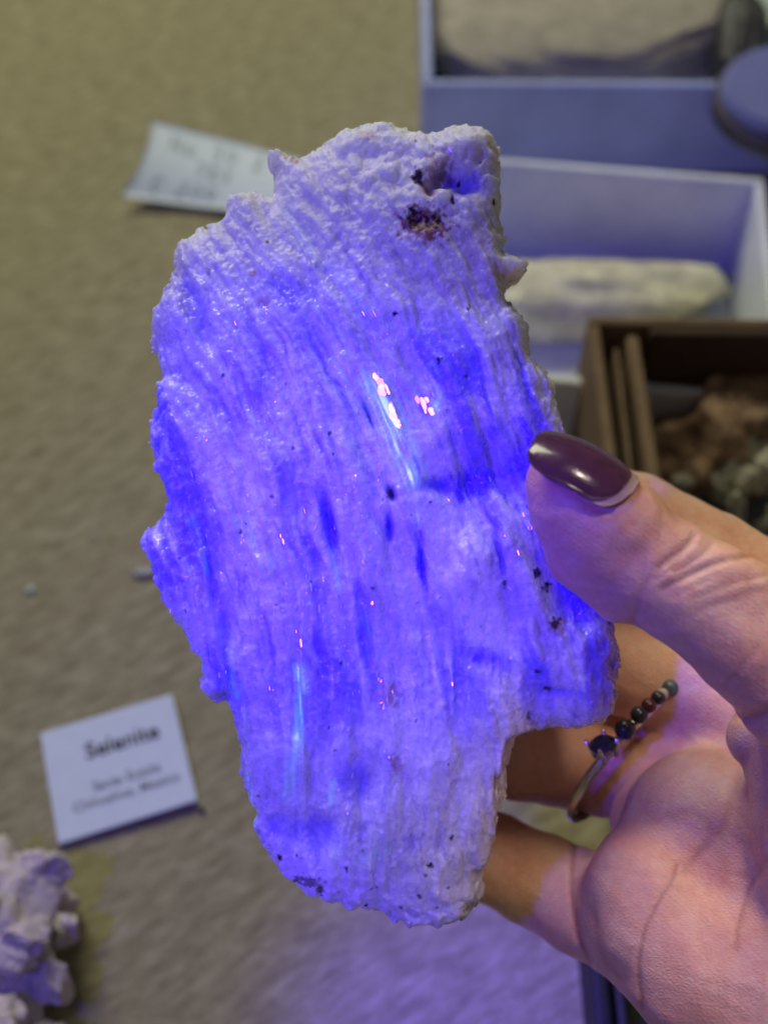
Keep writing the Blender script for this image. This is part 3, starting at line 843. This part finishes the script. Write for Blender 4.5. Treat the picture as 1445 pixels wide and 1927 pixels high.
# added blue lid standing in for overlapping shadows at the back box
def disc():
    M = simple('shadow_disc_blue', (0.20, 0.22, 0.50), 0.35, 0.05, 100)
    Md = simple('shadow_disc_dark', (0.10, 0.09, 0.11), 0.5, 0.1, 100)
    c = G(1474, 168, 0.040)
    root = empty('shadow_disc', c)
    b = bmesh.new(); bmesh.ops.create_cone(b, cap_ends=True, segments=48, radius1=0.0195, radius2=0.0185, depth=0.004)
    bmesh.ops.bevel(b, geom=[e for e in b.edges if len(e.link_faces) == 2 and e.calc_face_angle(0) > 1.0], offset=0.001, segments=3, affect='EDGES')
    bm_obj('disc_top', b, M, root, False)
    b = bmesh.new(); bmesh.ops.create_cone(b, cap_ends=True, segments=48, radius1=0.0212, radius2=0.0205, depth=0.006)
    o = bm_obj('disc_skirt', b, Md, root, True); o.location = (0, 0, -0.0046)
    root.rotation_euler = (0.12, -0.08, 0)
    tag(root, 'added blue lid with a dark rim resting over the edge of the back box', 'disc')
disc()

# brown corrugated box with a grey tray and a crystal cluster
hC = 0.052
pC = G(1092, 598, hC)
wC, lC, thC = 0.105, 0.100, 0.0026
rzC = math.radians(-1.0)
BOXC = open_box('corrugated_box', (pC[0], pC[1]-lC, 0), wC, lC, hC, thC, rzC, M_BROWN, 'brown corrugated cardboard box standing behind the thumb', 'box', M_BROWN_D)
# second ply of the left and back walls, corrugation between
bm_obj('liner_panel', box_bm((0.0030, lC-2*thC-0.006, hC-0.004), (thC+0.0078, lC/2, (hC-0.004)/2+0.004), 0.0008), M_BROWN, BOXC)
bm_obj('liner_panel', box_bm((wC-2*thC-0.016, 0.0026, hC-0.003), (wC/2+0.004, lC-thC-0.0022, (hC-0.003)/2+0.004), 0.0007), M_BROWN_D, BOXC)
for i, (ox, hh, ln) in enumerate(((0.0012, 0.043, 0.080), (0.0030, 0.047, 0.088), (0.0050, 0.040, 0.070))):
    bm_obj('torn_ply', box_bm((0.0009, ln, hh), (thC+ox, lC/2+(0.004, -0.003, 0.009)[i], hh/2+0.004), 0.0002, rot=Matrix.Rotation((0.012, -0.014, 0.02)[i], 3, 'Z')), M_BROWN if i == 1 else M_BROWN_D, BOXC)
M_GREY = simple('grey_plastic', (0.30, 0.32, 0.34), 0.4, 0.06, 100)
pT = G(1198, 764, 0.022)
def tray():
    root = empty('specimen_tray', (pT[0], pT[1], 0.006), rzC)
    w, l, h, th = 0.070, 0.058, 0.017, 0.0018
    bm_obj('tray_floor', box_bm((w-2*th, l-2*th, th), (w/2, -l/2, th/2), 0.0004), M_GREY, root)
    for sx, sy, cx, cy in ((w, th, w/2, -th/2), (w, th, w/2, -l+th/2), (th, l-2*th-.0004, th/2, -l/2), (th, l-2*th-.0004, w-th/2, -l/2)):
        bm_obj('tray_wall', box_bm((sx, sy, h), (cx, cy, h/2), 0.0006), M_GREY, root)
    tag(root, 'shallow grey plastic tray inside the brown box under the crystal cluster', 'tray')
tray()
def cluster():
    M_MX = NT('brown_matrix'); v = M_MX.coord()
    M_MX.l(M_MX.ramp(M_MX.noise(v, 120, 5, 0.65), [(0.3, (0.02, 0.016, 0.014)), (0.46, (0.30, 0.18, 0.10)), (0.68, (0.62, 0.42, 0.27))]), M_MX.b.inputs['Base Color'])
    M_MX.set(Roughness=0.7); M_MX.l(M_MX.bump(M_MX.noise(v, 260, 6), 0.8, 0.002), M_MX.b.inputs['Normal'])
    M_CL = simple('pale_crystal', (0.78, 0.76, 0.58), 0.18, 0.2, 200, 0.2, 0.0004, Transmission_Weight=0.25, IOR=1.5)
    c = G(1370, 880, 0.020)
    root = empty('crystal_cluster', (c[0], c[1], 0.011))
    rough_stone('matrix', (0.026, 0.021, 0.019), 21, M_MX.m, root, amp=0.30, freq=3.0, cuts=10, loc=(-0.004, 0.006, 0.011))
    r = np.random.default_rng(5)
    for i in range(26):
        a = r.uniform(0, 6.28); q = math.sqrt(r.uniform())
        x = 0.006+0.017*q*math.cos(a); y = -0.008+0.013*q*math.sin(a)
        b = crystal_bm(r.uniform(.0016, .0042), r.uniform(.007, .014), 6)
        o = bm_obj('crystal', b, M_CL, root)
        o.location = (x, y, 0.010+0.008*(1-q)); o.rotation_euler = (r.uniform(-.9, .9), r.uniform(-.9, .9), r.uniform(0, 3))
    tag(root, 'brown rock cluster with pale yellow crystals in the grey tray', 'mineral')
cluster()

# black tray at the lower right, below the hand
pK = G(1093, 1640, 0.016)
BOXK = open_box('black_tray', (pK[0], pK[1]-0.10, 0), 0.11, 0.10, 0.016, 0.0032, 0.0, M_BLACK, 'black tray on the table below the hand', 'tray')
bm_obj('inner_lip', box_bm((0.0016, 0.09, 0.010), (0.0056, 0.05, 0.008), 0.0003), simple('dark_lip', (0.05, 0.045, 0.06), 0.4), BOXK)

# ------------------------------------------------------------------ paper labels
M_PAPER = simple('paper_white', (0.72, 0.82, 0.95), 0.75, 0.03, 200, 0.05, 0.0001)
M_INK = simple('grey_ink', (0.22, 0.29, 0.34), 0.7, 0.1)
M_PRINT = simple('black_print', (0.02, 0.025, 0.02), 0.6, 0.1)
GLY = {'N': [[(0,0),(0,1),(.6,0),(.6,1)]], 'o': [[(.3,0),(0,.25),(.3,.55),(.6,.25),(.3,0)]], '.': [[(0,0),(.1,.05)]],
 '3': [[(0,.9),(.35,1),(.5,.75),(.2,.55),(.55,.3),(.3,0),(0,.1)]], '0': [[(.3,0),(0,.5),(.3,1),(.6,.5),(.3,0)]], '2': [[(0,.8),(.3,1),(.5,.7),(0,0),(.6,.02)]],
 '7': [[(0,1),(.6,.95),(.2,0)]], '8': [[(.3,.5),(.05,.8),(.3,1),(.5,.8),(.05,.25),(.3,0),(.55,.25),(.3,.5)]], 'C': [[(.55,.85),(.25,1),(0,.5),(.25,0),(.55,.12)]], '-': [[(0,.5),(.5,.5)]]}
def note():
    quad = [(287,226,.010),(566,300,.006),(540,402,.006),(228,368,.005)]      # TL TR BR BL
    def pt(u, v, dz=0.0):
        tl, tr, br, bl = quad
        x = (tl[0]*(1-u)+tr[0]*u)*(1-v)+(bl[0]*(1-u)+br[0]*u)*v
        y = (tl[1]*(1-u)+tr[1]*u)*(1-v)+(bl[1]*(1-u)+br[1]*u)*v
        x += 12*math.sin(math.pi*v)*(1-u); y += 5*math.sin(math.pi*u)*v
        z = (tl[2]*(1-u)+tr[2]*u)*(1-v)+(bl[2]*(1-u)+br[2]*u)*v - 0.003*math.sin(math.pi*u)+0.002*math.sin(math.pi*v)
        g = G(x, y, z); g[2] += dz; return g
    org = np.array([*pt(.5, .5)[:2], 0.0])
    nu, nv = 24, 14; T = []; B = []
    for i in range(nu+1):
        for j in range(nv+1):
            T.append(pt(i/nu, j/nv)-org); B.append(pt(i/nu, j/nv, -.00025)-org)
    k = nv+1; Fc = []; n = len(T)
    for i in range(nu):
        for j in range(nv):
            a, b, c, d = i*k+j, i*k+j+1, (i+1)*k+j+1, (i+1)*k+j
            Fc += [(a, b, c, d), (n+d, n+c, n+b, n+a)]
    rim = [i*k for i in range(nu+1)]+[nu*k+j for j in range(1, k)]+[i*k+nv for i in range(nu-1, -1, -1)]+[j for j in range(nv-1, 0, -1)]
    for a, b in zip(rim, rim[1:]+rim[:1]): Fc.append((b, a, n+a, n+b))
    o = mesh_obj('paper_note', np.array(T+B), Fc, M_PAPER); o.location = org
    tag(o, 'curled slip of white paper with faint handwriting behind the crystal', 'note')
    Vv = []; Fs = []
    for text, u0, v0, sz in (('No.30 2', .16, .34, .22), ('783', .36, .62, .20), ('C 200', .14, .90, .20)):
        u = u0
        for ch in text:
            for pl in GLY.get(ch, []):
                pts = [(u+a*sz*0.42, v0-b*sz) for a, b in pl]
                for (a1, b1), (a2, b2) in zip(pts[:-1], pts[1:]):
                    dx, dy = a2-a1, b2-b1; L = math.hypot(dx, dy)+1e-9; ox, oy = -dy/L*0.0045, dx/L*0.009
                    i0 = len(Vv)
                    for q in ((a1+ox, b1+oy), (a2+ox, b2+oy), (a2-ox, b2-oy), (a1-ox, b1-oy)): Vv.append(pt(q[0], q[1], .0003)-org)
                    Fs.append((i0, i0+1, i0+2, i0+3))
            u += sz*0.42
    mesh_obj('handwriting', Vv, Fs, M_INK, o, False)
note()
def card():
    tl, tr, br, bl = G(72, 1377, .003), G(325, 1306, .003), G(371, 1503, .003), G(110, 1586, .003)
    ux = (tr-tl+br-bl)/2; w = np.linalg.norm(ux[:2]); uy = (tl-bl+tr-br)/2; h = np.linalg.norm(uy[:2])
    ang = math.atan2(ux[1], ux[0])
    c = (tl+tr+br+bl)/4
    o = bm_obj('printed_card', box_bm((w, h, 0.0008), (0, 0, 0), 0.0003), M_PAPER)
    o.location = (c[0], c[1], 0.0020); o.rotation_euler = (0.025, -0.02, ang)
    tag(o, 'square white printed label card reading Selenite on the table at lower left', 'card')
    def text(body, size, y, x, mat, bold=0.0, name='printed_text'):
        cu = bpy.data.curves.new(name, 'FONT'); cu.body = body; cu.size = size; cu.align_x = 'CENTER'; cu.align_y = 'CENTER'; cu.offset = bold
        t = bpy.data.objects.new('tmp', cu); col.objects.link(t)
        dg = bpy.context.evaluated_depsgraph_get(); me = bpy.data.meshes.new_from_object(t.evaluated_get(dg))
        bpy.data.objects.remove(t); me.materials.clear(); me.materials.append(mat)
        q = bpy.data.objects.new(name, me); col.objects.link(q); q.parent = o; q.location = (x, y, 0.00056)
    text('Selenite', h*0.20, h*0.20, w*0.07, M_PRINT, 0.00009)
    g = simple('grey_print', (0.18, 0.22, 0.22), 0.6)
    text('Santa Eulalia', h*0.115, -h*0.12, w*0.05, g, 0.00002)
    text('Chihuahua, Mexico', h*0.115, -h*0.25, w*0.03, g, 0.00002)
card()

# ------------------------------------------------------------------ lump at the lower left and crumbs
def corner_stone():
    M = simple('lilac_white_stone', (0.72, 0.64, 0.68), 0.4, 0.2, 210, 0.8, 0.002, Subsurface_Weight=0.2, Subsurface_Scale=0.002)
    c = G(5, 1800, 0.012)
    root = empty('crystal_lump', (c[0], c[1], 0))
    rough_stone('matrix', (0.0150, 0.0215, 0.0125), 33, M, root, amp=0.40, freq=2.6, cuts=6, loc=(-0.002, 0.0, 0.0110))
    r = np.random.default_rng(11)
    for (x, y, z, sz) in ((0.006, 0.0165, .022, .0068), (0.0115, 0.005, .016, .0048), (0.0115, -0.006, .018, .0052), (0.005, 0.0, .029, .0060), (0.003, -0.013, .024, .0066), (0.011, -0.015, .012, .0050), (-.004, .010, .029, .0070), (0.0085, 0.011, .010, .0052)):
        rough_stone('crystal', (sz*1.1, sz*r.uniform(.7, 1), sz*r.uniform(.6, .9)), int(r.integers(1000)), M, root, sub=5, amp=0.30, freq=2.8, cuts=8, loc=(x, y, z*0.72), rot=(r.uniform(0, 3), r.uniform(0, 3), r.uniform(0, 3)))
    tag(root, 'lumpy pinkish-white mineral chunk in the lower left corner', 'mineral')
corner_stone()
M_CRUMB = simple('white_crumb', (0.55, 0.56, 0.52), 0.6)
for px, py, sz, mat, lab in ((58, 1112, (.0016, .0012, .0007), M_CRUMB, 'tiny white crumb on the table at the left edge'),
        (272, 1080, (.0034, .0013, .0009), M_CRUMB, 'white sliver of crystal on the table beside the held slab'),
        (381, 1527, (.0008, .0008, .0005), M_BLACK, 'tiny dark speck on the table beside the printed card'),
        (180, 1010, (.0007, .0006, .0004), M_CRUMB, 'pinhead white grain on the bare table left of the slab')):
    g = G(px, py, 0)
    o = rough_stone('mineral_crumb', sz, px, mat, sub=2, cuts=6, loc=(g[0], g[1], sz[2]*0.8))
    tag(o, lab, 'crumb', 'crumbs on the table')
